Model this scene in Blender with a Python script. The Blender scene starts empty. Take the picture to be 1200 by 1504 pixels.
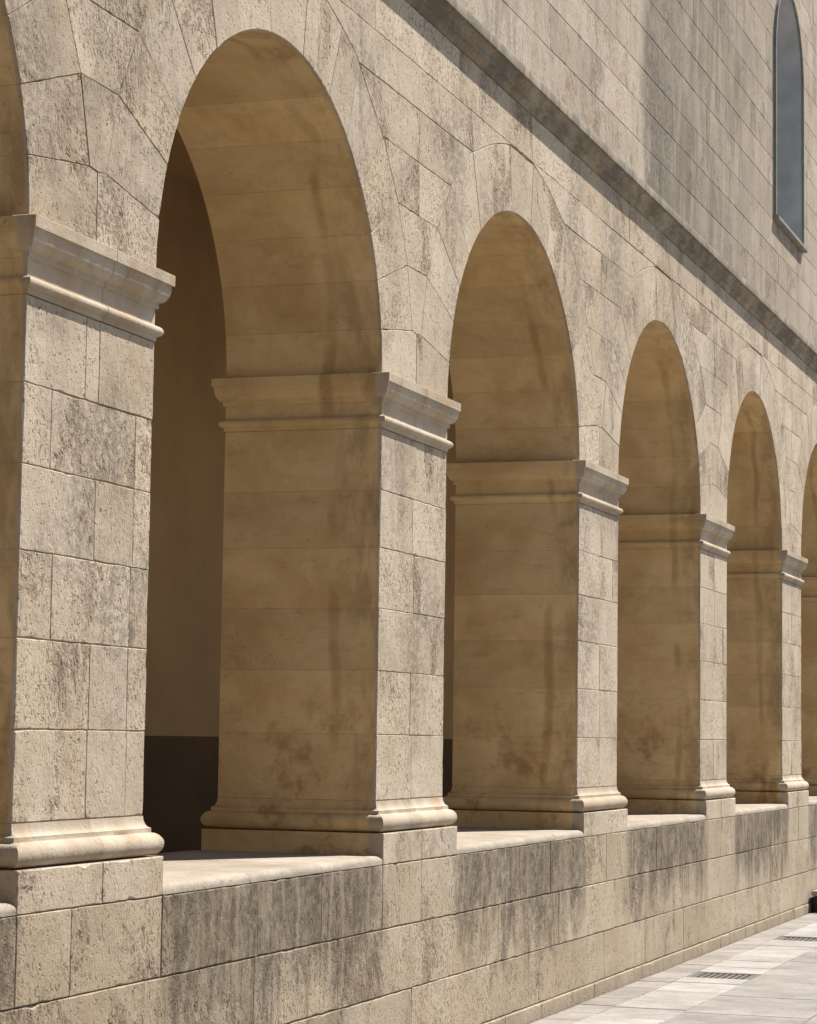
import bpy, bmesh, math, random
from mathutils import Vector, Matrix

random.seed(11)
S = bpy.context.scene
C = S.collection

# ------------------------------------------------------------------ camera
CAM = Vector((-11.1073, -3.9515, 1.65))
YAW, PITCH, ROLL = 0.3299, 0.0934, 0.0138
F = Vector((math.cos(YAW) * math.cos(PITCH), math.sin(YAW) * math.cos(PITCH), math.sin(PITCH)))
Rv = F.cross(Vector((0, 0, 1))).normalized()
Uv = Rv.cross(F)
R2 = Rv * math.cos(ROLL) + Uv * math.sin(ROLL)
U2 = Uv * math.cos(ROLL) - Rv * math.sin(ROLL)
cd = bpy.data.cameras.new('camera')
cd.sensor_fit = 'HORIZONTAL'
cd.sensor_width = 36
cd.lens = 36 * 3516.95 / 1200
cd.clip_start = 0.1
cd.clip_end = 2000
co = bpy.data.objects.new('camera', cd)
C.objects.link(co)
co.matrix_world = Matrix(((R2.x, U2.x, -F.x, CAM.x), (R2.y, U2.y, -F.y, CAM.y), (R2.z, U2.z, -F.z, CAM.z), (0, 0, 0, 1)))
S.camera = co

# ------------------------------------------------------------------ light
SUN_EL = math.radians(53.2)
SUN_AZ = math.radians(29.7)              # angle off the wall plane
sd = Vector((math.cos(SUN_EL) * math.cos(SUN_AZ), -math.cos(SUN_EL) * math.sin(SUN_AZ), math.sin(SUN_EL)))
W = bpy.data.worlds.new('World')
S.world = W
W.use_nodes = True
nt = W.node_tree
sky = nt.nodes.new('ShaderNodeTexSky')
sky.sky_type = 'NISHITA'
sky.sun_disc = False
sky.sun_elevation = SUN_EL
sky.sun_rotation = math.atan2(sd.x, sd.y)
nt.links.new(sky.outputs[0], nt.nodes['Background'].inputs[0])
nt.nodes['Background'].inputs[1].default_value = 0.058
sl = bpy.data.lights.new('sun', 'SUN')
sl.energy = 5.0
sl.angle = math.radians(0.53)
sl.color = (1.0, 0.93, 0.84)
so = bpy.data.objects.new('sun', sl)
C.objects.link(so)
so.rotation_euler = sd.to_track_quat('Z', 'Y').to_euler()
S.view_settings.view_transform = 'Standard'
S.view_settings.look = 'None'
S.view_settings.gamma = 1
S.view_settings.exposure = 0.82

# ------------------------------------------------------------------ measured layout (metres)
PX = [-7.50, -3.7207, 0.0, 3.8394, 7.6173, 11.3192, 15.06]   # left shaft edge of each pier
PW, PT, PE = 1.0542, 0.8396, 0.0623     # shaft width, depth, plinth projection
ZJ = [1.334, 1.656, 1.971, 2.278, 2.578, 2.864, 3.172]
ZCAP, ZS, RISE = 3.442, 3.43, 1.325
ZL = [0.091, 0.399, 0.717, 1.028]
ZPT, ZLEDGE = 1.179, 1.072
ZJ1, ZCOR = 5.143, 5.43
XEND0, XEND1 = -9.5, 18.5


# ------------------------------------------------------------------ node helpers
class NT:
    def __init__(s, name, rough=0.9):
        s.m = bpy.data.materials.new(name)
        s.m.use_nodes = True
        s.t = s.m.node_tree
        s.b = s.t.nodes['Principled BSDF']
        s.b.inputs['Roughness'].default_value = rough
        s.b.inputs['Specular IOR Level'].default_value = 0.25
        g = s.t.nodes.new('ShaderNodeNewGeometry')
        s.P = g.outputs['Position']
        sp = s.t.nodes.new('ShaderNodeSeparateXYZ')
        s.t.links.new(s.P, sp.inputs[0])
        s.x, s.y, s.z = sp.outputs
        oi = s.t.nodes.new('ShaderNodeObjectInfo')
        s.rnd = oi.outputs['Random']

    def put(s, sock, v):
        if isinstance(v, bpy.types.NodeSocket):
            s.t.links.new(v, sock)
        else:
            sock.default_value = v

    def math(s, op, a, b=0.0, c=0.0, clamp=False):
        n = s.t.nodes.new('ShaderNodeMath')
        n.operation = op
        n.use_clamp = clamp
        for i, v in enumerate((a, b, c)):
            s.put(n.inputs[i], v)
        return n.outputs[0]

    def vscale(s, v, k, off=None):
        n = s.t.nodes.new('ShaderNodeMapping')
        s.put(n.inputs[0], v)
        n.inputs['Scale'].default_value = k
        if off:
            n.inputs['Location'].default_value = off
        return n.outputs[0]

    def rot(s, v, e, k=(1, 1, 1)):
        n = s.t.nodes.new('ShaderNodeMapping')
        s.put(n.inputs[0], v)
        n.inputs['Rotation'].default_value = e
        n.inputs['Scale'].default_value = k
        return n.outputs[0]

    def noise(s, v, scale, detail=2.0, rough=0.5, dist=0.0, w=None):
        n = s.t.nodes.new('ShaderNodeTexNoise')
        if w is not None:
            n.noise_dimensions = '4D'
            s.put(n.inputs['W'], w)
        s.put(n.inputs['Vector'], v)
        n.inputs['Scale'].default_value = scale
        n.inputs['Detail'].default_value = detail
        n.inputs['Roughness'].default_value = rough
        n.inputs['Distortion'].default_value = dist
        return n.outputs[0]

    def step(s, v, a, b):
        n = s.t.nodes.new('ShaderNodeMapRange')
        n.interpolation_type = 'SMOOTHSTEP'
        s.put(n.inputs[0], v)
        lo, hi, t0, t1 = (a, b, 0.0, 1.0) if a < b else (b, a, 1.0, 0.0)
        n.inputs[1].default_value = lo
        n.inputs[2].default_value = hi
        n.inputs[3].default_value = t0
        n.inputs[4].default_value = t1
        return n.outputs[0]

    def mix(s, f, a, b):
        n = s.t.nodes.new('ShaderNodeMix')
        n.data_type = 'RGBA'
        s.put(n.inputs[0], f)
        for i, v in ((6, a), (7, b)):
            s.put(n.inputs[i], v if isinstance(v, bpy.types.NodeSocket) else (*v, 1))
        return n.outputs[2]

    def mul(s, col, f):
        n = s.t.nodes.new('ShaderNodeMix')
        n.data_type = 'RGBA'
        n.blend_type = 'MULTIPLY'
        n.inputs[0].default_value = 1
        s.put(n.inputs[6], col)
        cb = s.t.nodes.new('ShaderNodeCombineColor')
        for i in range(3):
            s.put(cb.inputs[i], f)
        s.t.links.new(cb.outputs[0], n.inputs[7])
        return n.outputs[2]

    def bump(s, h, dist, strength=1.0):
        n = s.t.nodes.new('ShaderNodeBump')
        n.inputs['Strength'].default_value = strength
        n.inputs['Distance'].default_value = dist
        s.put(n.inputs['Height'], h)
        s.t.links.new(n.outputs[0], s.b.inputs['Normal'])

    def color(s, c):
        s.put(s.b.inputs['Base Color'], c if isinstance(c, bpy.types.NodeSocket) else (*c, 1))


def bay_mask(n, soft=0.085):
    """1 between the piers (under the sills), 0 in front of the piers."""
    wob = n.math('MULTIPLY', n.math('SUBTRACT', n.noise(n.vscale(n.P, (1, 1, 0.4)), 5.0, 3), 0.5), 0.30)
    xx = n.math('ADD', n.x, wob)
    x0, x1 = -9.0, 17.5
    mr = n.math('DIVIDE', n.math('SUBTRACT', xx, x0), x1 - x0)
    r = n.t.nodes.new('ShaderNodeValToRGB')
    r.color_ramp.interpolation = 'EASE'
    el = r.color_ramp.elements
    stops = []
    for X in PX:
        a, b = X - PE, X + PW + PE
        stops += [(a - soft, 1), (a + soft, 0), (b - soft, 0), (b + soft, 1)]
    stops = [((p - x0) / (x1 - x0), v) for p, v in stops]
    el[0].position, el[0].color = stops[0][0], (stops[0][1],) * 3 + (1,)
    el[1].position, el[1].color = stops[-1][0], (stops[-1][1],) * 3 + (1,)
    for p, v in stops[1:-1]:
        e = el.new(p)
        e.color = (v, v, v, 1)
    n.t.links.new(mr, r.inputs[0])
    return r.outputs[0]


def rough_stone(name, pale, tan, pit_amt=1.0, kind='wall'):
    n = NT(name, 0.92)
    wv = n.math('MULTIPLY', n.rnd, 31.0)
    r2 = n.math('FRACT', n.math('MULTIPLY', n.rnd, 7.137))
    r3 = n.math('FRACT', n.math('MULTIPLY', n.rnd, 23.71))
    big = n.noise(n.P, 1.6, 5, 0.62, w=n.math('MULTIPLY', n.rnd, 5.0))
    col = n.mix(n.step(n.math('ADD', big, n.math('MULTIPLY', n.math('SUBTRACT', r3, 0.5), 0.16)), 0.33, 0.68), pale, tan)
    wash = n.noise(n.vscale(n.P, (2.7, 2.7, 1.3)), 1.0, 6, 0.68, 0.4)
    col = n.mix(n.math('MULTIPLY', n.step(wash, 0.50, 0.70), 0.40), col, (0.41, 0.295, 0.18))
    col = n.mix(n.math('MULTIPLY', n.step(wash, 0.44, 0.28), 0.30), col, (0.66, 0.60, 0.52))
    # pits; how eroded a block is differs from block to block
    ang, el_ = {'wall': (0.45, 0.82), 'parapet': (0.55, 0.72), 'upper': (0.10, 0.48)}[kind]
    pv = n.rot(n.P, (0, ang, 0), (1.0, 1.0, el_))
    dn = n.noise(n.P, 3.0, 4, 0.62, w=wv)
    dn = n.math('ADD', dn, n.math('MULTIPLY', n.math('SUBTRACT', r2, 0.55), 0.30))
    dens = n.step(dn, 0.36, 0.70)
    ero = n.step(n.math('ADD', n.noise(n.vscale(n.P, (1, 1, 0.7)), 2.7, 5, 0.68, 0.5, w=n.math('MULTIPLY', n.rnd, 3.0)),
                        n.math('MULTIPLY', n.math('SUBTRACT', r3, 0.6), 0.12)), 0.525, 0.655)
    p1 = n.noise(pv, 58.0, 3, 0.62, 0.5, w=wv)
    thr = n.math('SUBTRACT', p1, n.math('MULTIPLY', dens, 0.08))
    thr = n.math('SUBTRACT', thr, n.math('MULTIPLY', ero, 0.09))
    pits = n.step(thr, 0.41, 0.30)
    p0 = n.noise(pv, 26.0, 3, 0.6, 0.6, w=wv)
    holes = n.step(n.math('SUBTRACT', p0, n.math('MULTIPLY', ero, 0.10)), 0.335, 0.26)
    p2 = n.noise(pv, 115.0, 2, 0.55, w=wv)
    fine = n.step(n.math('SUBTRACT', p2, n.math('MULTIPLY', dens, 0.05)), 0.42, 0.30)
    chop = n.noise(n.rot(n.P, (0, ang + 0.2, 0), (1, 1, 0.65)), 66.0, 5, 0.72, 0.5)
    h = n.math('SUBTRACT', n.math('MULTIPLY', chop, 0.95), n.math('MULTIPLY', pits, 0.85 * pit_amt))
    h = n.math('SUBTRACT', h, n.math('MULTIPLY', holes, 1.5 * pit_amt))
    h = n.math('SUBTRACT', h, n.math('MULTIPLY', fine, 0.30 * pit_amt))
    h = n.math('ADD', h, n.math('MULTIPLY', n.noise(n.P, 9.0, 4), 1.3))
    h = n.math('SUBTRACT', h, n.math('MULTIPLY', ero, 0.8))
    n.bump(h, 0.0055 if kind != 'upper' else 0.0045, 0.85)
    hole = n.math('MAXIMUM', n.math('MULTIPLY', pits, 0.55), n.math('MULTIPLY', fine, 0.26))
    hole = n.math('MAXIMUM', hole, n.math('MULTIPLY', holes, 0.85))
    col = n.mix(n.math('MULTIPLY', ero, 0.46), col, (0.25, 0.188, 0.13))
    col = n.mix(n.math('MULTIPLY', hole, 1.0 * pit_amt), col, (0.15, 0.108, 0.07))
    # soot and lichen
    streak = n.noise(n.vscale(n.P, (4.2, 4.2, 0.9)), 1.0, 7, 0.72, 0.9)
    streak2 = n.noise(n.vscale(n.P, (11.0, 11.0, 2.6)), 1.0, 5, 0.66, 0.6)
    patch = n.noise(n.P, 1.15, 5, 0.66)
    speck = n.noise(n.P, 24.0, 5, 0.72)
    if kind == 'parapet':
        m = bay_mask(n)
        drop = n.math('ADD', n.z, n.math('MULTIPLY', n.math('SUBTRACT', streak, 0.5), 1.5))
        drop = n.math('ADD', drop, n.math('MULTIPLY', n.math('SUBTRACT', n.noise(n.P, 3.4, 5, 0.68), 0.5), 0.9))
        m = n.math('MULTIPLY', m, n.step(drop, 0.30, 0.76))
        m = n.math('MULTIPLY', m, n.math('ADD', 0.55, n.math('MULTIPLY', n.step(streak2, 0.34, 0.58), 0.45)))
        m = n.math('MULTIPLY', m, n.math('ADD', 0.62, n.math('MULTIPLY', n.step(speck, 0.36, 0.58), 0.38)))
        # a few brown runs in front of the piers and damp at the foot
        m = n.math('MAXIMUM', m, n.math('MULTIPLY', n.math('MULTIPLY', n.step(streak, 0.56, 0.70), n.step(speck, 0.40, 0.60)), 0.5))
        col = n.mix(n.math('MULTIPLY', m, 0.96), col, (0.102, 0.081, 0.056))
        foot = n.math('MULTIPLY', n.step(n.math('ADD', n.z, n.math('MULTIPLY', n.math('SUBTRACT', patch, 0.5), 0.5)), 0.16, 0.0), 0.45)
        col = n.mix(foot, col, (0.24, 0.19, 0.135))
    elif kind == 'upper':
        wx = n.math('ADD', n.x, n.math('MULTIPLY', n.math('SUBTRACT', n.noise(n.vscale(n.P, (1, 1, 0.6)), 2.4, 4), 0.5), 0.6))
        m = n.math('MULTIPLY', n.step(wx, 5.42, 5.75), n.step(wx, 14.0, 6.5))
        m = n.math('MULTIPLY', m, n.math('ADD', 0.40, n.math('MULTIPLY', n.step(streak, 0.36, 0.62), 0.60)))
        core = n.math('MULTIPLY', n.math('MULTIPLY', n.step(wx, 5.42, 5.72), n.step(wx, 7.6, 6.1)), n.step(n.noise(n.vscale(n.P, (1, 1, 0.8)), 1.5, 6, 0.7), 0.33, 0.52))
        core = n.math('MULTIPLY', core, n.math('ADD', 0.6, n.math('MULTIPLY', n.step(speck, 0.36, 0.60), 0.4)))
        m = n.math('MAXIMUM', n.math('MULTIPLY', m, 0.80), core)
        m2 = n.math('MULTIPLY', n.step(streak, 0.46, 0.66), n.step(patch, 0.38, 0.60))
        m = n.math('MAXIMUM', m, n.math('MULTIPLY', m2, 0.55))
        col = n.mix(n.math('MULTIPLY', m, 0.94), col, (0.098, 0.083, 0.064))
    else:
        m = n.math('MULTIPLY', n.step(patch, 0.46, 0.64), n.step(speck, 0.36, 0.60))
        run = n.math('MULTIPLY', n.step(streak, 0.52, 0.66), n.step(patch, 0.36, 0.56))
        m = n.math('ADD', m, n.math('MULTIPLY', run, 0.45), clamp=True)
        sx = n.math('MULTIPLY', n.step(n.x, -1.6, -3.4), n.step(n.z, 3.2, 3.7))
        m = n.math('MAXIMUM', m, n.math('MULTIPLY', n.math('MULTIPLY', sx, n.step(n.noise(n.P, 3.0, 4, 0.65), 0.38, 0.62)), 0.75))
        col = n.mix(n.math('MULTIPLY', m, 0.66), col, (0.165, 0.132, 0.098))
    tone = n.math('ADD', 0.87, n.math('MULTIPLY', r2, 0.20)) if kind != 'parapet' else n.math('ADD', 0.92, n.math('MULTIPLY', r2, 0.10))
    n.color(n.mul(col, tone))
    return n.m


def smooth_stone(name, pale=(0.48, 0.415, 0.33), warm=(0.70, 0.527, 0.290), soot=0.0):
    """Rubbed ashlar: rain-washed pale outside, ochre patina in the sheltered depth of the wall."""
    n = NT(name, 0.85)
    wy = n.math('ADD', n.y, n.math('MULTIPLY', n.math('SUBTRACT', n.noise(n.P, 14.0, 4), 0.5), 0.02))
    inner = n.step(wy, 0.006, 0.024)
    r2 = n.math('FRACT', n.math('MULTIPLY', n.rnd, 7.137))
    blot = n.noise(n.vscale(n.P, (1, 1, 1.15)), 2.1, 6, 0.66, 0.4)
    blot = n.math('ADD', blot, n.math('MULTIPLY', n.math('SUBTRACT', r2, 0.5), 0.05))
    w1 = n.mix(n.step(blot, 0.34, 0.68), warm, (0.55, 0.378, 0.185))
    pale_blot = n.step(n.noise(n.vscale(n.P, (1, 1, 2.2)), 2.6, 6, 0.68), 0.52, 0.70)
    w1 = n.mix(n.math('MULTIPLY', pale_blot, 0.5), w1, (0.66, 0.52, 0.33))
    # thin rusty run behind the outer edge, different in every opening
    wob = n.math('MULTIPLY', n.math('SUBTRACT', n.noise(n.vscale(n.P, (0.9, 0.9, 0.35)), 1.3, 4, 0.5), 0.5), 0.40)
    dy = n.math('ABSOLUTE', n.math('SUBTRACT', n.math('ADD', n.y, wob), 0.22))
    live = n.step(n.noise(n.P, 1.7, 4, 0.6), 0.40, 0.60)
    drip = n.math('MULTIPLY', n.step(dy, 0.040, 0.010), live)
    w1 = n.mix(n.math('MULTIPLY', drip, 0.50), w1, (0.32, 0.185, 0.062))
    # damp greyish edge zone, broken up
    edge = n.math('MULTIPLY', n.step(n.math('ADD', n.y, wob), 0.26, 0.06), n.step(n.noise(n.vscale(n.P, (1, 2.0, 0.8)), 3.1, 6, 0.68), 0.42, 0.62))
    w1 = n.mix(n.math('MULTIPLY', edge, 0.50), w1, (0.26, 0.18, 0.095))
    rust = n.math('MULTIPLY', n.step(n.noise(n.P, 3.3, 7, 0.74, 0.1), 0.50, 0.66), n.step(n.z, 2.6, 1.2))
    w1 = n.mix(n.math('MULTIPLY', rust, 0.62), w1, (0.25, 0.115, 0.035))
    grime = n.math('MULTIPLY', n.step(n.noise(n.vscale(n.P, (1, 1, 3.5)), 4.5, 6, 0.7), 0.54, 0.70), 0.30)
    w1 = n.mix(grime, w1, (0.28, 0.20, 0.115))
    p1 = n.mix(n.step(n.noise(n.P, 3.0, 5, 0.64), 0.36, 0.68), pale, tuple(c * k for c, k in zip(pale, (0.80, 0.74, 0.66))))
    rs = n.math('MULTIPLY', n.step(n.noise(n.vscale(n.P, (6, 6, 0.8)), 1.2, 4), 0.48, 0.68), 0.55)
    p1 = n.mix(rs, p1, (0.38, 0.262, 0.155))
    dk = n.math('MULTIPLY', n.step(n.noise(n.P, 5.0, 6, 0.7), 0.54, 0.68), 0.45)
    p1 = n.mix(dk, p1, (0.21, 0.165, 0.12))
    if soot:
        sk = n.noise(n.vscale(n.P, (7.0, 0.3, 0.3)), 1.0, 6, 0.7)
        top = n.math('MULTIPLY', n.math('ADD', 0.45, n.math('MULTIPLY', n.step(sk, 0.38, 0.60), 0.6)), n.step(n.z, 5.535, 5.55))
        bl = n.step(n.noise(n.P, 2.6, 7, 0.76), 0.36, 0.62)
        p1 = n.mix(n.math('ADD', 0.06, n.math('MULTIPLY', n.math('MAXIMUM', top, n.math('MULTIPLY', bl, 0.85)), soot), clamp=True), p1, (0.075, 0.072, 0.060))
    col = n.mix(inner, p1, w1)  # inner faces: ochre patina plus warm bounced light of the shade, put into the colour
    g = n.noise(n.P, 70.0, 4, 0.7)
    wv = n.math('MULTIPLY', n.rnd, 17.0)
    pit = n.step(n.noise(n.rot(n.P, (0.4, 0.5, 0)), 66.0, 3, 0.6, w=wv), 0.38, 0.28)
    pit = n.math('MULTIPLY', pit, n.step(n.noise(n.P, 2.3, 4), 0.42, 0.62))
    col = n.mix(n.math('MULTIPLY', pit, 0.40), col, (0.20, 0.14, 0.085))
    h = n.math('ADD', n.math('MULTIPLY', g, 0.7), n.math('SUBTRACT', n.math('MULTIPLY', n.noise(n.P, 11.0, 5, 0.6), 1.2), n.math('MULTIPLY', pit, 0.7)))
    n.bump(h, 0.005, 0.75)
    n.color(n.mul(col, n.math('ADD', 0.90, n.math('MULTIPLY', n.rnd, 0.16))))
    return n.m


def paving(name, col, tone=0.22):
    n = NT(name, 0.85)
    r2 = n.math('FRACT', n.math('MULTIPLY', n.rnd, 7.137))
    c = n.mix(n.step(n.noise(n.P, 3.0, 6, 0.68), 0.32, 0.68), col, tuple(v * k for v, k in zip(col, (0.74, 0.71, 0.68))))
    sc = n.step(n.noise(n.vscale(n.P, (1.0, 4.0, 1.0)), 7.0, 6, 0.72), 0.54, 0.70)
    c = n.mix(n.math('MULTIPLY', sc, 0.45), c, tuple(v * 0.5 for v in col))
    sp = n.step(n.noise(n.P, 70.0, 3, 0.6), 0.40, 0.30)
    c = n.mix(n.math('MULTIPLY', sp, 0.4), c, tuple(v * 0.4 for v in col))
    n.color(n.mul(c, n.math('ADD', 1 - tone / 2, n.math('MULTIPLY', r2, tone))))
    h = n.math('ADD', n.noise(n.P, 45.0, 5, 0.7), n.math('MULTIPLY', n.noise(n.P, 6.0, 3), 1.5))
    n.bump(n.math('SUBTRACT', h, sp), 0.004, 0.8)
    return n.m


def plain(name, col, rough=0.85, var=0.25, scale=4.0, bump=0.002, metallic=0.0):
    n = NT(name, rough)
    c = n.mix(n.step(n.noise(n.P, scale, 5, 0.62), 0.3, 0.7), col, tuple(v * (1 - var) for v in col))
    n.color(n.mul(c, n.math('ADD', 0.93, n.math('MULTIPLY', n.rnd, 0.14))))
    n.bump(n.noise(n.P, 55.0, 4, 0.6), bump, 0.8)
    n.b.inputs['Metallic'].default_value = metallic
    return n.m


M_FRONT = rough_stone('pitted_limestone', (0.545, 0.463, 0.36), (0.46, 0.375, 0.273))
M_PARA = rough_stone('weathered_limestone', (0.46, 0.385, 0.285), (0.375, 0.305, 0.212), 1.0, 'parapet')
M_UPPER = rough_stone('upper_limestone', (0.46, 0.395, 0.315), (0.375, 0.312, 0.24), 0.75, 'upper')
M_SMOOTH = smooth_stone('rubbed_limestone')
M_CORN = smooth_stone('sooty_cornice_stone', (0.40, 0.345, 0.27), soot=0.72)
M_MORTAR = plain('lime_mortar', (0.44, 0.345, 0.225), 0.95, 0.4, 9.0, 0.004)
M_LEDGE = paving('ledge_limestone', (0.39, 0.345, 0.285), 0.12)
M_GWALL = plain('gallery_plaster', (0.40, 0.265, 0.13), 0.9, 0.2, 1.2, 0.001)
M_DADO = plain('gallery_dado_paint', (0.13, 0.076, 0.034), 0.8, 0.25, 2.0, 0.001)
M_GFLOOR = plain('gallery_floor_tile', (0.34, 0.23, 0.13), 0.7, 0.25, 1.5, 0.001)
M_JAMB = plain('sky_tinted_jamb_render', (0.58, 0.60, 0.63), 0.85, 0.25, 2.5, 0.002)  # skylight's blue on the shaded reveal is put into this grey
M_METAL = plain('grey_green_metal', (0.30, 0.29, 0.25), 0.55, 0.3, 9.0, 0.001)
M_IRON = plain('cast_iron', (0.19, 0.18, 0.17), 0.7, 0.4, 30.0, 0.002)
M_PIT = plain('drain_pit_shade', (0.02, 0.02, 0.018), 0.9)
M_PAVE1 = paving('border_paving_stone', (0.30, 0.28, 0.26))
M_PAVE2 = paving('pale_paving_stone', (0.375, 0.362, 0.345))
M_PAVE3 = paving('court_paving_stone', (0.285, 0.272, 0.258))
M_BED = plain('paving_bed', (0.20, 0.175, 0.145), 0.95, 0.4, 12.0, 0.004)
M_MOSS = plain('mossy_block_side', (0.05, 0.06, 0.035), 0.9, 0.6, 14.0, 0.004)
gn = NT('window_glass', 0.08)
gn.color((0.03, 0.035, 0.04))
gn.b.inputs['Specular IOR Level'].default_value = 0.5
M_GLASS = gn.m


# ------------------------------------------------------------------ object helpers
def link(name, me, mats, parent):
    o = bpy.data.objects.new(name, me)
    C.objects.link(o)
    for m in mats:
        me.materials.append(m)
    if parent:
        o.parent = parent
    return o


def empty(name, parent=None, loc=(0, 0, 0)):
    o = bpy.data.objects.new(name, None)
    o.empty_display_size = 0.2
    C.objects.link(o)
    o.location = loc
    if parent:
        o.parent = parent
    return o


def tag(o, label=None, cat=None, group=None, kind=None):
    for k, v in (('label', label), ('category', cat), ('group', group), ('kind', kind)):
        if v:
            o[k] = v
    return o


def offset_poly(P, gaps):
    """inset a ccw polygon, one distance per edge (edge i runs P[i] -> P[i+1])"""
    n = len(P)
    out = []
    for i in range(n):
        a, b, c = P[i - 1], P[i], P[(i + 1) % n]
        d1 = Vector((b[0] - a[0], b[1] - a[1])).normalized()
        d2 = Vector((c[0] - b[0], c[1] - b[1])).normalized()
        n1, n2 = Vector((-d1.y, d1.x)), Vector((-d2.y, d2.x))
        g1, g2 = gaps[i - 1], gaps[i]
        det = d1.x * d2.y - d1.y * d2.x
        if abs(det) < 0.12:
            nn = (n1 + n2).normalized()
            out.append((b[0] + nn.x * (g1 + g2) / 2, b[1] + nn.y * (g1 + g2) / 2))
        else:
            rhs = Vector((n2.x * g2 - n1.x * g1, n2.y * g2 - n1.y * g1))
            t = (rhs.x * d2.y - rhs.y * d2.x) / det
            out.append((b[0] + n1.x * g1 + d1.x * t, b[1] + n1.y * g1 + d1.y * t))
    return out


def stone(name, poly, y0, depth, parent, mats, gap=0.0010, bev=0.0033, jit=0.5, seg=0.05, chip=0.06,
          free=(), axis='y', smooth=True, proud=0.0015, vj=0.55):
    """a dressed block: (x, z) outline, worn arrises at the face, extruded into the wall.
    axis 'z' lays it flat: outline (x, y), face up."""
    A = sum(poly[i][0] * poly[(i + 1) % len(poly)][1] - poly[(i + 1) % len(poly)][0] * poly[i][1] for i in range(len(poly)))
    n0 = len(poly)
    fr = set(free)
    if A < 0:
        poly = poly[::-1]
        fr = {(n0 - 2 - i) % n0 for i in fr}
    vert = [abs(poly[(i + 1) % n0][1] - poly[i][1]) > 3 * abs(poly[(i + 1) % n0][0] - poly[i][0]) and axis == 'y' for i in range(n0)]
    gaps = [0.0 if i in fr else gap * (vj if vert[i] else 1) for i in range(n0)]
    q = offset_poly(poly, gaps)
    pts, eb = [], []
    for i in range(n0):
        a, b = q[i], q[(i + 1) % n0]
        L = math.hypot(b[0] - a[0], b[1] - a[1])
        k = max(1, int(L / seg + 0.5))
        for j in range(k):
            pts.append((a[0] + (b[0] - a[0]) * j / k, a[1] + (b[1] - a[1]) * j / k))
            eb.append(vj if vert[i] and i not in fr else 1.0)
    n = len(pts)
    ring0, dy = [], []
    bev *= random.uniform(0.5, 1.1)
    cur = 1.0
    for i in range(n):
        a, b, c = pts[i - 1], pts[i], pts[(i + 1) % n]
        d1 = Vector((b[0] - a[0], b[1] - a[1])).normalized()
        d2 = Vector((c[0] - b[0], c[1] - b[1])).normalized()
        nn = Vector((-d1.y - d2.y, d1.x + d2.x))
        nl = nn.length
        nn = nn / nl if nl > 1e-6 else Vector((-d1.y, d1.x))
        mit = min(1.6, 2.0 / max(nl, 0.8))
        w = bev * eb[i] * (1 + jit * random.uniform(-1, 1))
        if random.random() < chip:
            w *= random.uniform(1.5, 2.6)
        ring0.append((b[0] + nn.x * w * mit, b[1] + nn.y * w * mit))
        dy.append(w * random.uniform(0.7, 1.1))
    pr = random.uniform(-proud, proud)
    vs, fs, mi = [], [], []
    if axis == 'y':
        T = lambda u, v, d: (u, y0 + d, v)
    else:
        T = lambda u, v, d: (u, v, y0 - d)
    vs += [T(p[0], p[1], pr) for p in ring0]
    vs += [T(p[0], p[1], pr + dy[i]) for i, p in enumerate(pts)]
    vs += [T(p[0], p[1], depth) for p in pts]
    flip = axis == 'y'
    f = list(range(n))
    fs.append(f if flip else f)
    mi.append(0)
    for r in (0, 1):
        for i in range(n):
            j = (i + 1) % n
            fs.append([r * n + i, (r + 1) * n + i, (r + 1) * n + j, r * n + j])
            mi.append(0 if r == 0 else min(1, len(mats) - 1))
    fs.append([2 * n + i for i in range(n)][::-1])
    mi.append(min(1, len(mats) - 1))
    me = bpy.data.meshes.new(name)
    me.from_pydata(vs, [], fs)
    me.polygons.foreach_set('material_index', mi)
    if smooth:
        me.polygons.foreach_set('use_smooth', [True] * len(fs))
        me.set_sharp_from_angle(angle=math.radians(22))
    return link(name, me, mats, parent)


def box_mesh(name, a, b, mats, parent, bevel=0.0):
    bm = bmesh.new()
    bmesh.ops.create_cube(bm, size=1)
    for v in bm.verts:
        v.co = Vector([(a[i] + b[i]) / 2 + v.co[i] * (b[i] - a[i]) for i in range(3)])
    if bevel:
        bmesh.ops.bevel(bm, geom=bm.edges[:], offset=bevel, segments=2, affect='EDGES')
    me = bpy.data.meshes.new(name)
    bm.to_mesh(me)
    bm.free()
    return link(name, me, mats, parent)


def sweep(name, prof, path_fn, ts, parent, mats, jit=0.0013):
    """closed profile of (e, z) swept along path_fn(t, e) -> (x, y)"""
    vs, fs = [], []
    m = len(prof)
    for t in ts:
        dj = random.uniform(-jit, jit)
        for e, z in prof:
            je = e + (dj + random.uniform(-jit, jit) * 0.6 if e > 0.003 else 0)
            x, y = path_fn(t, je)
            vs.append((x, y, z))
    for i in range(len(ts) - 1):
        for j in range(m):
            k = (j + 1) % m
            fs.append([i * m + j, i * m + k, (i + 1) * m + k, (i + 1) * m + j])
    fs.append([j for j in range(m)][::-1])
    fs.append([(len(ts) - 1) * m + j for j in range(m)])
    me = bpy.data.meshes.new(name)
    me.from_pydata(vs, [], fs)
    bm = bmesh.new()
    bm.from_mesh(me)
    bmesh.ops.recalc_face_normals(bm, faces=bm.faces[:])
    bm.to_mesh(me)
    bm.free()
    me.polygons.foreach_set('use_smooth', [True] * len(me.polygons))
    me.set_sharp_from_angle(angle=math.radians(38))
    return link(name, me, mats, parent)


# ------------------------------------------------------------------ ground
pave = box_mesh('paving', (-60, -70, -0.35), (80, -0.02, -0.014), [M_BED], None)
tag(pave, kind='structure')


def slab(x0, x1, ya, yb, mat):
    return stone('paving_slab', [(x0, ya), (x1, ya), (x1, yb), (x0, yb)], 0.0, 0.05, pave, [mat], gap=0.003,
                 bev=0.004, seg=0.12, axis='z', proud=0.002, chip=0.04)


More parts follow.
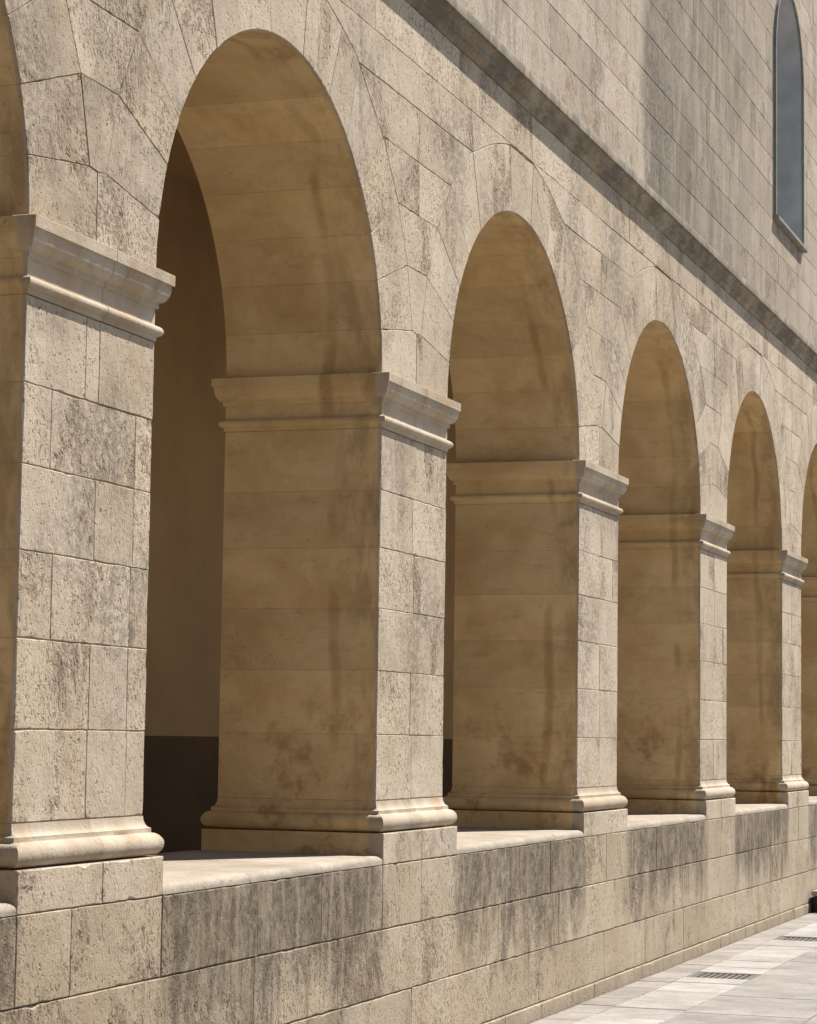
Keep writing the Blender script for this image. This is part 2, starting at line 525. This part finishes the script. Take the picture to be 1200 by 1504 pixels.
GR = [(5.60, 6.06), (9.05, 9.47)]
x = 0.4
while x < 15:
    L = random.uniform(0.28, 0.44)
    slab(x, x + L, -0.315, -0.078, M_PAVE1)
    x += L
x = 0.6
while x < 15:
    L = random.uniform(0.42, 0.60)
    nx = x + L
    for a, b in GR:
        if x < b and nx > a:
            nx = a if x < a - 0.12 else nx
    if any(abs(x - a) < 0.01 for a, b in GR):
        x = [b for a, b in GR if abs(x - a) < 0.01][0]
        continue
    if any(a - 0.2 < nx < a for a, b in GR):
        nx = [a for a, b in GR if a - 0.2 < nx < a][0]
    slab(x, nx, -0.775, -0.315, M_PAVE2)
    x = nx
for ya, yb in ((-1.55, -0.775), (-2.5, -1.55), (-3.5, -2.5)):
    x = random.uniform(-0.5, 0.2) - 1.0
    while x < 14:
        L = random.uniform(0.40, 0.62)
        slab(x, x + L, ya, yb, M_PAVE3)
        x += L
far = box_mesh('courtyard_ground', (-60, -70, -0.3), (80, -3.503, -0.002), [M_PAVE3], None)
tag(far, kind='structure')

# ------------------------------------------------------------------ the building
B = empty('arcaded_building')
tag(B, 'long pale limestone building with round arcade, low wall, moulded cornice and tall window', 'building')
PIERS = {}


def ell(k, th):
    """intrados of the arch between pier k and k + 1 at angle th (degrees from the right springing)"""
    xl, xr = PX[k] + PW, PX[k + 1]
    c, a = (xl + xr) / 2, (xr - xl) / 2
    t = math.radians(th)
    return (c + a * math.cos(t), ZS + RISE * math.sin(t))


EXR = [(54, 1.0), (60, 1.755), (66.5, 1.737), (73, 1.727), (79, 1.720), (82, 1.716)]
LEVZ = [3.735, 4.06, 4.353, 4.636, 4.915]
LEVW = [0.067, 0.16, 0.325, 0.56, 0.935]
LEVT = [10.2, 20.7, 31.0, 42.0, 54.0]
TOPT = [60, 66.5, 73, 79, 82]


def exr(k, th):
    """extrados point above 54 degrees (mirrored past 90)"""
    side = 1 if th <= 90 else -1
    t = th if th <= 90 else 180 - th
    c = (PX[k] + PW + PX[k + 1]) / 2
    if t <= 54.001:
        i = 4
        pc = (PX[k + 1] + PW / 2) if side > 0 else (PX[k] + PW / 2)
        return (pc - side * LEVW[4], LEVZ[4])
    r = 1.716
    for (a, ra), (b, rb) in zip(EXR[1:], EXR[2:]):
        if a <= t <= b:
            r = ra + (rb - ra) * (t - a) / (b - a)
    z = ZS + r * math.sin(math.radians(t))
    if t > 82:
        z = ZJ1
    return (c + side * r * math.cos(math.radians(t)), min(z, ZJ1))


# --- piers
COURSES_NEAR = [[0.53, 0.845], [0.535, 0.84], [0.235, 0.845], [0.545, 0.86], [0.20, 0.86], [0.445, 0.55]]
for k, X in enumerate(PX):
    p = empty('pier', B, (0, 0, 0))
    PIERS[k] = p
    box_mesh('mortar_core', (X + 0.0010, 0.007, 1.0), (X + PW - 0.0010, PT - 0.008, 3.44), [M_MORTAR], p)
    for i in range(6):
        z0, z1 = ZJ[i], ZJ[i + 1]
        if k == 1:
            fr = COURSES_NEAR[i]
        else:
            fr = [0.5 + random.uniform(-0.03, 0.05)]
            if random.random() < 0.35:
                fr = fr + [random.choice((0.83, 0.86))]
        xs = [X] + [X + PW * f for f in fr] + [X + PW]
        for a, b in zip(xs, xs[1:]):
            fre = []
            pl = [(a, z0), (b, z0), (b, z1), (a, z1)]
            if b == xs[-1]:
                fre.append(1)
            if a == xs[0]:
                fre.append(3)
            inner = (a != xs[0] or b != xs[-1])
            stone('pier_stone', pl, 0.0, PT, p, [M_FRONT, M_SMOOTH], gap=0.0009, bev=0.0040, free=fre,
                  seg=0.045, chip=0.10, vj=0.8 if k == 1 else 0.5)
    xm = X + PW * (0.56 if k == 1 else 0.5)

    # plinth
    for a, b in ((X - PE, xm), (xm, X + PW + PE)):
        fre = [3] if a < xm - 0.01 and a == X - PE else [1]
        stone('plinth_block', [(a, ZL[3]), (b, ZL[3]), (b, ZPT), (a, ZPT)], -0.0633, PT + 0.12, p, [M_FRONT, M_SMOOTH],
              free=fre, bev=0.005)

    def half(side, xm=xm, X=X):
        """path from the front middle round one end to the back middle"""
        def fn(t, e):
            if side < 0:
                xe = X - e
            else:
                xe = X + PW + e
            if t <= 1:
                return (xm + side * 0.0015 + (xe - xm - side * 0.0015) * t, -e)
            if t <= 2:
                return (xe, -e + (PT + 2 * e) * (t - 1))
            return (xe + (xm - xe) * (t - 2), PT + e)
        return fn
    ts = [i / 14 for i in range(14)] + [1 + i / 8 for i in range(8)] + [2, 2.5, 3]
    tor = [(0.020 + 0.043 * math.cos(math.radians(a)), 1.2255 + 0.0435 * math.sin(math.radians(a))) for a in range(-84, 91, 14)]
    base = [(-0.12, 1.181), (0.018, 1.181)] + tor + [(0.024, 1.2705), (0.024, 1.286), (0.013, 1.291), (0.006, 1.302),
            (0.002, 1.316), (0.0005, 1.332), (-0.12, 1.332)]
    ast = [(0.008 + 0.020 * math.cos(math.radians(a)), 3.2135 + 0.0205 * math.sin(math.radians(a))) for a in range(-80, 86, 18)]
    ovo = [(0.014 + 0.034 * math.sin(math.radians(a)), 3.392 - 0.066 * math.cos(math.radians(a))) for a in range(0, 95, 15)]
    cap = [(-0.12, 3.174), (0.005, 3.174), (0.007, 3.191)] + ast + [(0.0005, 3.2365), (0.0005, 3.302), (0.012, 3.304),
           (0.012, 3.324)] + ovo + [(0.049, 3.397), (0.058, 3.399), (0.0585, 3.440), (0.056, 3.442), (-0.12, 3.442)]
    for sgn in (-1, 1):
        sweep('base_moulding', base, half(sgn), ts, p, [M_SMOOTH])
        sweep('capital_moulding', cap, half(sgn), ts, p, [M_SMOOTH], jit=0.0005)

# --- arches: fifteen voussoirs each
JT = [10.2, 20.7, 31.0, 42.0, 54.0, 66.5, 81.7]
for k in range(len(PX) - 1):
    a = empty('arch', B)
    joints = JT + [180 - t for t in reversed(JT)]
    for i, (t0, t1) in enumerate(zip(joints, joints[1:])):
        m = max(6, int((t1 - t0) / 1.6))
        inn = [ell(k, t0 + (t1 - t0) * j / m) for j in range(m + 1)]
        ext = []
        for t in (t0, t1):
            tt = t if t <= 90 else 180 - t
            s = 1 if t <= 90 else -1
            pc = (PX[k + 1] + PW / 2) if s > 0 else (PX[k] + PW / 2)
            if tt < 54.01:
                q = min(range(5), key=lambda q: abs(LEVT[q] - tt))
                ext.append((pc - s * LEVW[q], LEVZ[q]))
            else:
                ext.append(exr(k, t))
        mids = []
        lo, hi = sorted((t0 if t0 <= 90 else 180 - t0, t1 if t1 <= 90 else 180 - t1))
        if hi >= 60 and lo > 50 and not (t0 < 90 < t1):
            mids = [exr(k, t if t0 < 90 else 180 - t) for t in TOPT if lo < t < hi]
            if t0 > 90:
                mids = mids[::-1]
        outer = [ext[0]] + mids + [ext[1]]
        poly = inn + outer[::-1]            # inner arc t0->t1, then outer t1->t0 (clockwise)
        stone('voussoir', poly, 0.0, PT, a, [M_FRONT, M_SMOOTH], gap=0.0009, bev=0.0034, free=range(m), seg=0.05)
    # mortar behind the ring
    vs, fs = [], []
    N = 60
    for j in range(N + 1):
        th = 180.0 * j / N
        e = ell(k, th)
        c = (PX[k] + PW + PX[k + 1]) / 2
        d = Vector((e[0] - c, e[1] - ZS)).normalized()
        for r in (0.0012, 0.30):
            for yy in (0.014, PT - 0.014):
                vs.append((e[0] + d.x * r, yy, e[1] + d.y * r))
    for j in range(N):
        b0, b1 = 4 * j, 4 * j + 4
        for u, v in ((0, 1), (1, 3), (3, 2), (2, 0)):
            fs.append([b0 + u, b0 + v, b1 + v, b1 + u])
    me = bpy.data.meshes.new('mortar_ring')
    me.from_pydata(vs, [], fs)
    link('mortar_ring', me, [M_MORTAR], a)

# --- spandrels above each pier
for k, X in enumerate(PX):
    sp = empty('spandrel', B)
    cx = X + PW / 2
    # springers
    if k > 0:
        arc = [ell(k - 1, t) for t in (10.2, 8, 6, 4, 2, 0.8)]
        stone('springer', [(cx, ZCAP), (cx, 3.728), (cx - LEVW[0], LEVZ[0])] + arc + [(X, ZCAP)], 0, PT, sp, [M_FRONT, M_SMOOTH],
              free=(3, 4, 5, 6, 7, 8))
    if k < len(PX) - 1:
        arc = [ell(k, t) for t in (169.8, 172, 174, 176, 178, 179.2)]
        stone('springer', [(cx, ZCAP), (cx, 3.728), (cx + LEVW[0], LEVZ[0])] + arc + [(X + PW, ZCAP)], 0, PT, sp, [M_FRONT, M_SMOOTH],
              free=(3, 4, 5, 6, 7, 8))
    stone('spandrel_stone', [(cx - LEVW[0], LEVZ[0]), (cx, 3.728), (cx + LEVW[0], LEVZ[0]), (cx + LEVW[1], LEVZ[1]), (cx - LEVW[1], LEVZ[1])],
          0, 0.3, sp, [M_FRONT])
    stone('spandrel_stone', [(cx - LEVW[1], LEVZ[1]), (cx + LEVW[1], LEVZ[1]), (cx + LEVW[2], LEVZ[2]), (cx - LEVW[2], LEVZ[2])],
          0, 0.3, sp, [M_FRONT])
    for i in (2, 3):
        c2 = cx + random.uniform(-0.03, 0.03)
        stone('spandrel_stone', [(cx - LEVW[i], LEVZ[i]), (c2, LEVZ[i]), (c2, LEVZ[i + 1]), (cx - LEVW[i + 1], LEVZ[i + 1])], 0, 0.3, sp, [M_FRONT])
        stone('spandrel_stone', [(c2, LEVZ[i]), (cx + LEVW[i], LEVZ[i]), (cx + LEVW[i + 1], LEVZ[i + 1]), (c2, LEVZ[i + 1])], 0, 0.3, sp, [M_FRONT])
    c2 = cx + random.uniform(-0.05, 0.05)
    if k > 0:
        ed = [exr(k - 1, t) for t in (54, 60, 66.5, 73, 79)]
        ed.append((exr(k - 1, 82)[0] - 0.02, ZJ1))
        stone('spandrel_stone', [(c2, LEVZ[4])] + ed + [(c2, ZJ1)], 0, 0.3, sp, [M_FRONT])
    if k < len(PX) - 1:
        ed = [exr(k, 180 - t) for t in (54, 60, 66.5, 73, 79)]
        ed.append((exr(k, 98)[0] + 0.02, ZJ1))
        stone('spandrel_stone', [(c2, LEVZ[4])] + ed + [(c2, ZJ1)], 0, 0.3, sp, [M_FRONT])
    vs = [(cx - 0.04, 0.014, 3.5), (cx + 0.04, 0.014, 3.5)]
    me = bpy.data.meshes.new('mortar_backing')
    w0, w1 = 0.30, 1.7
    me.from_pydata([(cx - 0.2, 0.014, 3.46), (cx + 0.2, 0.014, 3.46), (cx + 0.40, 0.014, 4.2), (cx + 0.95, 0.014, 4.8), (cx + 1.9, 0.014, 5.0),
                    (cx + 1.9, 0.014, 5.46), (cx - 1.9, 0.014, 5.46), (cx - 1.9, 0.014, 5.0), (cx - 0.95, 0.014, 4.8), (cx - 0.40, 0.014, 4.2)],
                   [], [list(range(10))])
    link('mortar_backing', me, [M_MORTAR], sp)

# --- course under the cornice
fz = empty('frieze_course', B)
x = XEND0
while x < XEND1:
    L = random.uniform(1.0, 1.5)
    stone('frieze_stone', [(x, ZJ1), (x + L, ZJ1), (x + L, ZCOR), (x, ZCOR)], 0, 0.35, fz, [M_FRONT], gap=0.0014, bev=0.0038, vj=0.3)
    x += L

# --- low wall under the arches
pw = empty('low_wall', B)
box_mesh('mortar_core', (XEND0, -0.048, -0.2), (XEND1, PT, 1.02), [M_MORTAR], pw)
# top course: blocks keyed to the piers
xs = []
for k, X in enumerate(PX):
    xs += [X - PE, X + PW * (0.33 if k == 1 else 0.5), X + PW + PE]
    if k < len(PX) - 1:
        b0, b1 = X + PW + PE, PX[k + 1] - PE
        xs += [b0 + (b1 - b0) * f + random.uniform(-0.08, 0.08) for f in (0.36, 0.70)]
xs = [XEND0] + sorted(xs) + [XEND1]
for a, b in zip(xs, xs[1:]):
    stone('low_wall_stone', [(a, ZL[2]), (b, ZL[2]), (b, ZL[3]), (a, ZL[3])], -0.0633, 0.4, pw, [M_PARA], gap=0.0022, bev=0.0055, chip=0.1,
          vj=1.1 if min(abs(a - PX[1] - PW * 0.33), abs(b - PX[1] - PW * 0.33)) < 0.01 else 0.35)
for i in (0, 1):
    x = XEND0 + 0.4 * i
    while x < XEND1:
        L = random.uniform(0.95, 1.6)
        stone('low_wall_stone', [(x, ZL[i]), (x + L, ZL[i]), (x + L, ZL[i + 1]), (x, ZL[i + 1])], -0.0633, 0.4, pw, [M_PARA], gap=0.0018,
              bev=0.0055, chip=0.1, vj=0.3)
        x += L
x = XEND0
while x < XEND1:
    L = random.uniform(0.35, 0.75)
    stone('base_stone', [(x, -0.12), (x + L, -0.12), (x + L, ZL[0]), (x, ZL[0])], -0.071, 0.3, pw, [M_PARA], gap=0.003, bev=0.007)
    x += L

# --- sill slabs in the openings
for k in range(len(PX) - 1):
    x0, x1 = PX[k] + PW + PE + 0.002, PX[k + 1] - PE - 0.002
    led = empty('sill', B)
    cuts = [x0, x0 + (x1 - x0) * random.uniform(0.26, 0.36), x0 + (x1 - x0) * random.uniform(0.60, 0.74), x1]
    for a, b in zip(cuts, cuts[1:]):
        r = 0.032
        pr = [(-0.062 + r - r * math.cos(math.radians(t)), ZLEDGE - r + r * math.sin(math.radians(t))) for t in range(0, 91, 15)]
        prof = [(0.93, 1.030), (-0.062, 1.030)] + pr + [(0.93, ZLEDGE)]
        nn = max(3, int((b - a) / 0.09))
        vs, fs = [], []
        for i in range(nn + 1):
            xx = a + 0.0016 + (b - a - 0.0032) * i / nn
            for q, (yy, zz) in enumerate(prof):
                j = random.uniform(-0.0018, 0.0018) if 0 < q < len(prof) - 2 else 0
                vs.append((xx, yy + j, zz + (j * 0.6 if q > 2 else 0)))
        mm = len(prof)
        for i in range(nn):
            for q in range(mm):
                w = (q + 1) % mm
                fs.append([i * mm + q, (i + 1) * mm + q, (i + 1) * mm + w, i * mm + w])
        fs.append(list(range(mm)))
        fs.append([nn * mm + q for q in range(mm)][::-1])
        me = bpy.data.meshes.new('sill_slab')
        me.from_pydata(vs, [], fs)
        bm = bmesh.new(); bm.from_mesh(me)
        bmesh.ops.recalc_face_normals(bm, faces=bm.faces[:])
        bm.to_mesh(me); bm.free()
        me.polygons.foreach_set('use_smooth', [True] * len(me.polygons))
        me.set_sharp_from_angle(angle=math.radians(40))
        link('sill_slab', me, [M_LEDGE], led)

# --- cornice
cor = empty('cornice', B)
bed = [(0.004 + 0.024 * (1 - math.cos(math.radians(a))), 5.43 + 0.040 * math.sin(math.radians(a))) for a in range(0, 91, 18)]
cov = [(0.036 + 0.036 * (1 - math.cos(math.radians(a))), 5.488 + 0.052 * math.sin(math.radians(a))) for a in range(0, 91, 15)]
cprof = [(-0.2, 5.43)] + bed + [(0.044, 5.472), (0.045, 5.4855), (0.036, 5.487)] + cov + [(0.073, 5.5455), (0.085, 5.547), (0.086, 5.600), (0.082, 5.606), (-0.003, 5.634), (-0.2, 5.634)]
x = XEND0
while x < XEND1:
    L = random.uniform(0.9, 1.35)
    nn = 8
    sweep('cornice_stone', cprof, lambda t, e: (t, -e), [x + 0.0015 + (L - 0.003) * i / nn for i in range(nn + 1)], cor, [M_CORN], jit=0.0004)
    x += L

# --- upper wall with a round-headed window
WX0, WX1, WZ0, WZS = 10.86, 12.46, 6.51, 8.165
WC, WR = (WX0 + WX1) / 2, (WX1 - WX0) / 2
CZ = [5.635, 5.952, 6.238, 6.51, 6.815, 7.082, 7.365, 7.63, 7.90, 8.25, 8.53, 8.81, 9.09, 9.37, 9.65, 9.95]
uw = empty('upper_wall', B)


def wl(z):
    if z <= WZS:
        return WR
    d = WR * WR - (z - WZS) ** 2
    return math.sqrt(d) if d > 0 else 0.0


UX0, UX1 = -1.5, 15.2
for z0, z1 in zip(CZ, CZ[1:]):
    cuts = [UX0]
    while cuts[-1] < UX1 - 1.6:
        cuts.append(cuts[-1] + random.uniform(0.85, 1.5))
    cuts.append(UX1)
    hit = z1 > WZ0 + 0.01 and z0 < WZS + WR
    if hit:
        cuts = [c for c in cuts if c < WX0 - 0.3] + [WC] + [c for c in cuts if c > WX1 + 0.3]
    for a, b in zip(cuts, cuts[1:]):
        poly = [(a, z0), (b, z0), (b, z1), (a, z1)]
        fr = []
        if hit and b == WC:
            zz = [z0 + (z1 - z0) * i / 6 for i in range(7)] if z1 > WZS else [z0, z1]
            e = [(WC - wl(z), z) for z in zz]
            if wl(z1) == 0:
                zz = [z0 + (WZS + WR - z0) * (1 - (1 - i / 8) ** 2) for i in range(9)]
                e = [(WC - wl(min(z, WZS + WR - 1e-6)), z) for z in zz] + [(WC, z1)]
            poly = [(a, z0)] + e + [(a, z1)]
        elif hit and a == WC:
            zz = [z0 + (z1 - z0) * i / 6 for i in range(7)] if z1 > WZS else [z0, z1]
            e = [(WC + wl(z), z) for z in zz]
            if wl(z1) == 0:
                zz = [z0 + (WZS + WR - z0) * (1 - (1 - i / 8) ** 2) for i in range(9)]
                e = [(WC + wl(min(z, WZS + WR - 1e-6)), z) for z in zz] + [(WC, z1)]
            poly = [(b, z0)] + e + [(b, z1)]
        stone('wall_stone', poly, 0.0, 0.5, uw, [M_UPPER], gap=0.0011, bev=0.0034, seg=0.06, chip=0.07, proud=0.001, vj=0.15)
for a, b in ((XEND0, UX0 - 0.002), (UX1 + 0.002, XEND1)):
    box_mesh('wall_end_mass', (a, 0.001, 5.635), (b, 0.5, 9.95), [M_UPPER], uw)
bk = box_mesh('wall_backing', (XEND0, 0.505, 5.45), (WX0 - 0.05, 0.80, 9.95), [M_MORTAR], uw)
box_mesh('wall_backing', (WX1 + 0.05, 0.505, 5.45), (XEND1, 0.80, 9.95), [M_MORTAR], uw)
box_mesh('wall_backing', (WX0 - 0.05, 0.505, 5.45), (WX1 + 0.05, 0.80, 9.95), [M_MORTAR], uw)

# window: frame, jamb, sill, pane
win = empty('window', B)


def lancet(off, n=20):
    r = WR + off
    pts = [(WC - r, WZ0)] + [(WC - r * math.cos(math.pi * i / n), WZS + r * math.sin(math.pi * i / n)) for i in range(n + 1)] + [(WC + r, WZ0)]
    return pts


def shell(name, o0, o1, y0, y1, mat):
    A, D = lancet(o0), lancet(o1)
    n = len(A)
    vs = [(p[0], y, p[1]) for P, y in ((A, y0), (A, y1), (D, y1), (D, y0)) for p in P]
    fs = []
    for r in range(4):
        r2 = (r + 1) % 4
        for i in range(n - 1):
            fs.append([r * n + i, r * n + i + 1, r2 * n + i + 1, r2 * n + i])
    fs += [[0, n, 2 * n, 3 * n], [n - 1, 4 * n - 1, 3 * n - 1, 2 * n - 1]]
    me = bpy.data.meshes.new(name)
    me.from_pydata(vs, [], fs)
    bm = bmesh.new(); bm.from_mesh(me)
    bmesh.ops.recalc_face_normals(bm, faces=bm.faces[:])
    bm.to_mesh(me); bm.free()
    me.polygons.foreach_set('use_smooth', [True] * len(me.polygons))
    me.set_sharp_from_angle(angle=math.radians(30))
    return link(name, me, [mat], win)


shell('jamb', -0.035, -0.003, -0.004, 0.50, M_JAMB)
shell('window_frame', -0.040, -0.006, -0.028, -0.0045, M_METAL)
gl = box_mesh('pane', (WX0 + 0.04, 0.44, WZ0), (WX1 - 0.04, 0.46, WZS + WR - 0.02), [M_GLASS], win)
for xx in (WC - 0.02,):
    box_mesh('mullion', (xx, 0.41, WZ0), (xx + 0.04, 0.439, WZS + WR - 0.05), [M_METAL], win)
for zz in (7.05, 7.6, 8.15):
    box_mesh('glazing_bar', (WX0 + 0.04, 0.415, zz), (WX1 - 0.04, 0.4385, zz + 0.03), [M_METAL], win)
box_mesh('window_sill', (WX0 - 0.01, -0.055, WZ0 + 0.004), (WX1 + 0.03, 0.43, WZ0 + 0.052), [M_METAL], win, 0.008)

# --- gallery behind the arcade
gal = empty('gallery', B)
GY = 2.9
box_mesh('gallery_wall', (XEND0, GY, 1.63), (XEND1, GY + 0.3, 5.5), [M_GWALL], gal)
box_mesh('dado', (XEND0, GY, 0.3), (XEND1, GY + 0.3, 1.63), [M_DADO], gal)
box_mesh('gallery_floor', (XEND0, PT + 0.002, 0.0), (XEND1, GY + 0.3, 0.298), [M_GFLOOR], gal)
box_mesh('gallery_ceiling', (XEND0, 0.36, 5.502), (XEND1, GY + 0.3, 5.62), [M_GWALL], gal)
box_mesh('gallery_end_wall', (XEND0 - 0.3, 0.02, 0.3), (XEND0 - 0.001, GY + 0.3, 5.5), [M_GWALL], gal)
box_mesh('gallery_end_wall', (XEND1 + 0.001, 0.02, 0.3), (XEND1 + 0.3, GY + 0.3, 5.5), [M_GWALL], gal)
# inner face of the arcade wall above the arches
for k in range(len(PX) - 1):
    N = 40
    vs = [(PX[k] + PW / 2, PT - 0.002, ZCAP)]
    xl, xr = PX[k] + PW, PX[k + 1]
    pts = [(PX[k] + PW / 2, ZCAP), (xl - 0.01, ZCAP)]
    for j in range(N + 1):
        e = ell(k, 178 - 176.0 * j / N)
        c = (xl + xr) / 2
        d = Vector((e[0] - c, e[1] - ZS)).normalized()
        pts.append((e[0] + d.x * 0.012, e[1] + d.y * 0.012))
    pts += [(xr + 0.01, ZCAP), (PX[k + 1] + PW / 2, ZCAP), (PX[k + 1] + PW / 2, 5.5), (PX[k] + PW / 2, 5.5)]
    me = bpy.data.meshes.new('inner_face')
    me.from_pydata([(p[0], PT - 0.012, p[1]) for p in pts], [], [list(range(len(pts)))[::-1]])
    link('inner_face', me, [M_GWALL], gal)

# ------------------------------------------------------------------ drain grates
for (a, b), where in zip(GR, ('nearer the camera', 'cut by the right picture edge')):
    g = empty('drain_grate', None, ((a + b) / 2, -0.545, 0))
    tag(g, 'dark iron drain grate in the pale paving strip, ' + where, 'drain grate', 'drain grates in the paving strip')
    x0, x1, y0, y1 = a - (a + b) / 2 + 0.006, b - (a + b) / 2 - 0.006, -0.225, 0.225
    for q in (((x0, y0), (x1, y0 + 0.03)), ((x0, y1 - 0.03), (x1, y1)), ((x0, y0 + 0.031), (x0 + 0.03, y1 - 0.031)), ((x1 - 0.03, y0 + 0.031), (x1, y1 - 0.031))):
        box_mesh('frame_bar', (*q[0], -0.05), (*q[1], -0.004), [M_IRON], g, 0.003)
    nb = 9
    for i in range(nb):
        yy = y0 + 0.045 + (y1 - y0 - 0.09) * i / (nb - 1)
        box_mesh('grate_bar', (x0 + 0.031, yy - 0.011, -0.04), (x1 - 0.031, yy + 0.011, -0.006), [M_IRON], g, 0.003)
    box_mesh('pit_shade_sheet', (x0 + 0.001, y0 + 0.001, -0.013), (x1 - 0.001, y1 - 0.001, -0.0095), [M_PIT], g)  # thin black sheet, painted darkness for the unlit pit under the bars

# ------------------------------------------------------------------ low block at the wall foot, far right
blk = empty('stone_block', None, (12.75, -0.3, 0))
tag(blk, 'low block with pale top slab and dark mossy side against the low wall', 'block')
box_mesh('block_body', (-0.28, -0.34, -0.012), (0.6, 0.20, 0.155), [M_MOSS], blk, 0.006)
box_mesh('top_slab', (-0.31, -0.37, 0.157), (0.63, 0.215, 0.205), [M_LEDGE], blk, 0.008)
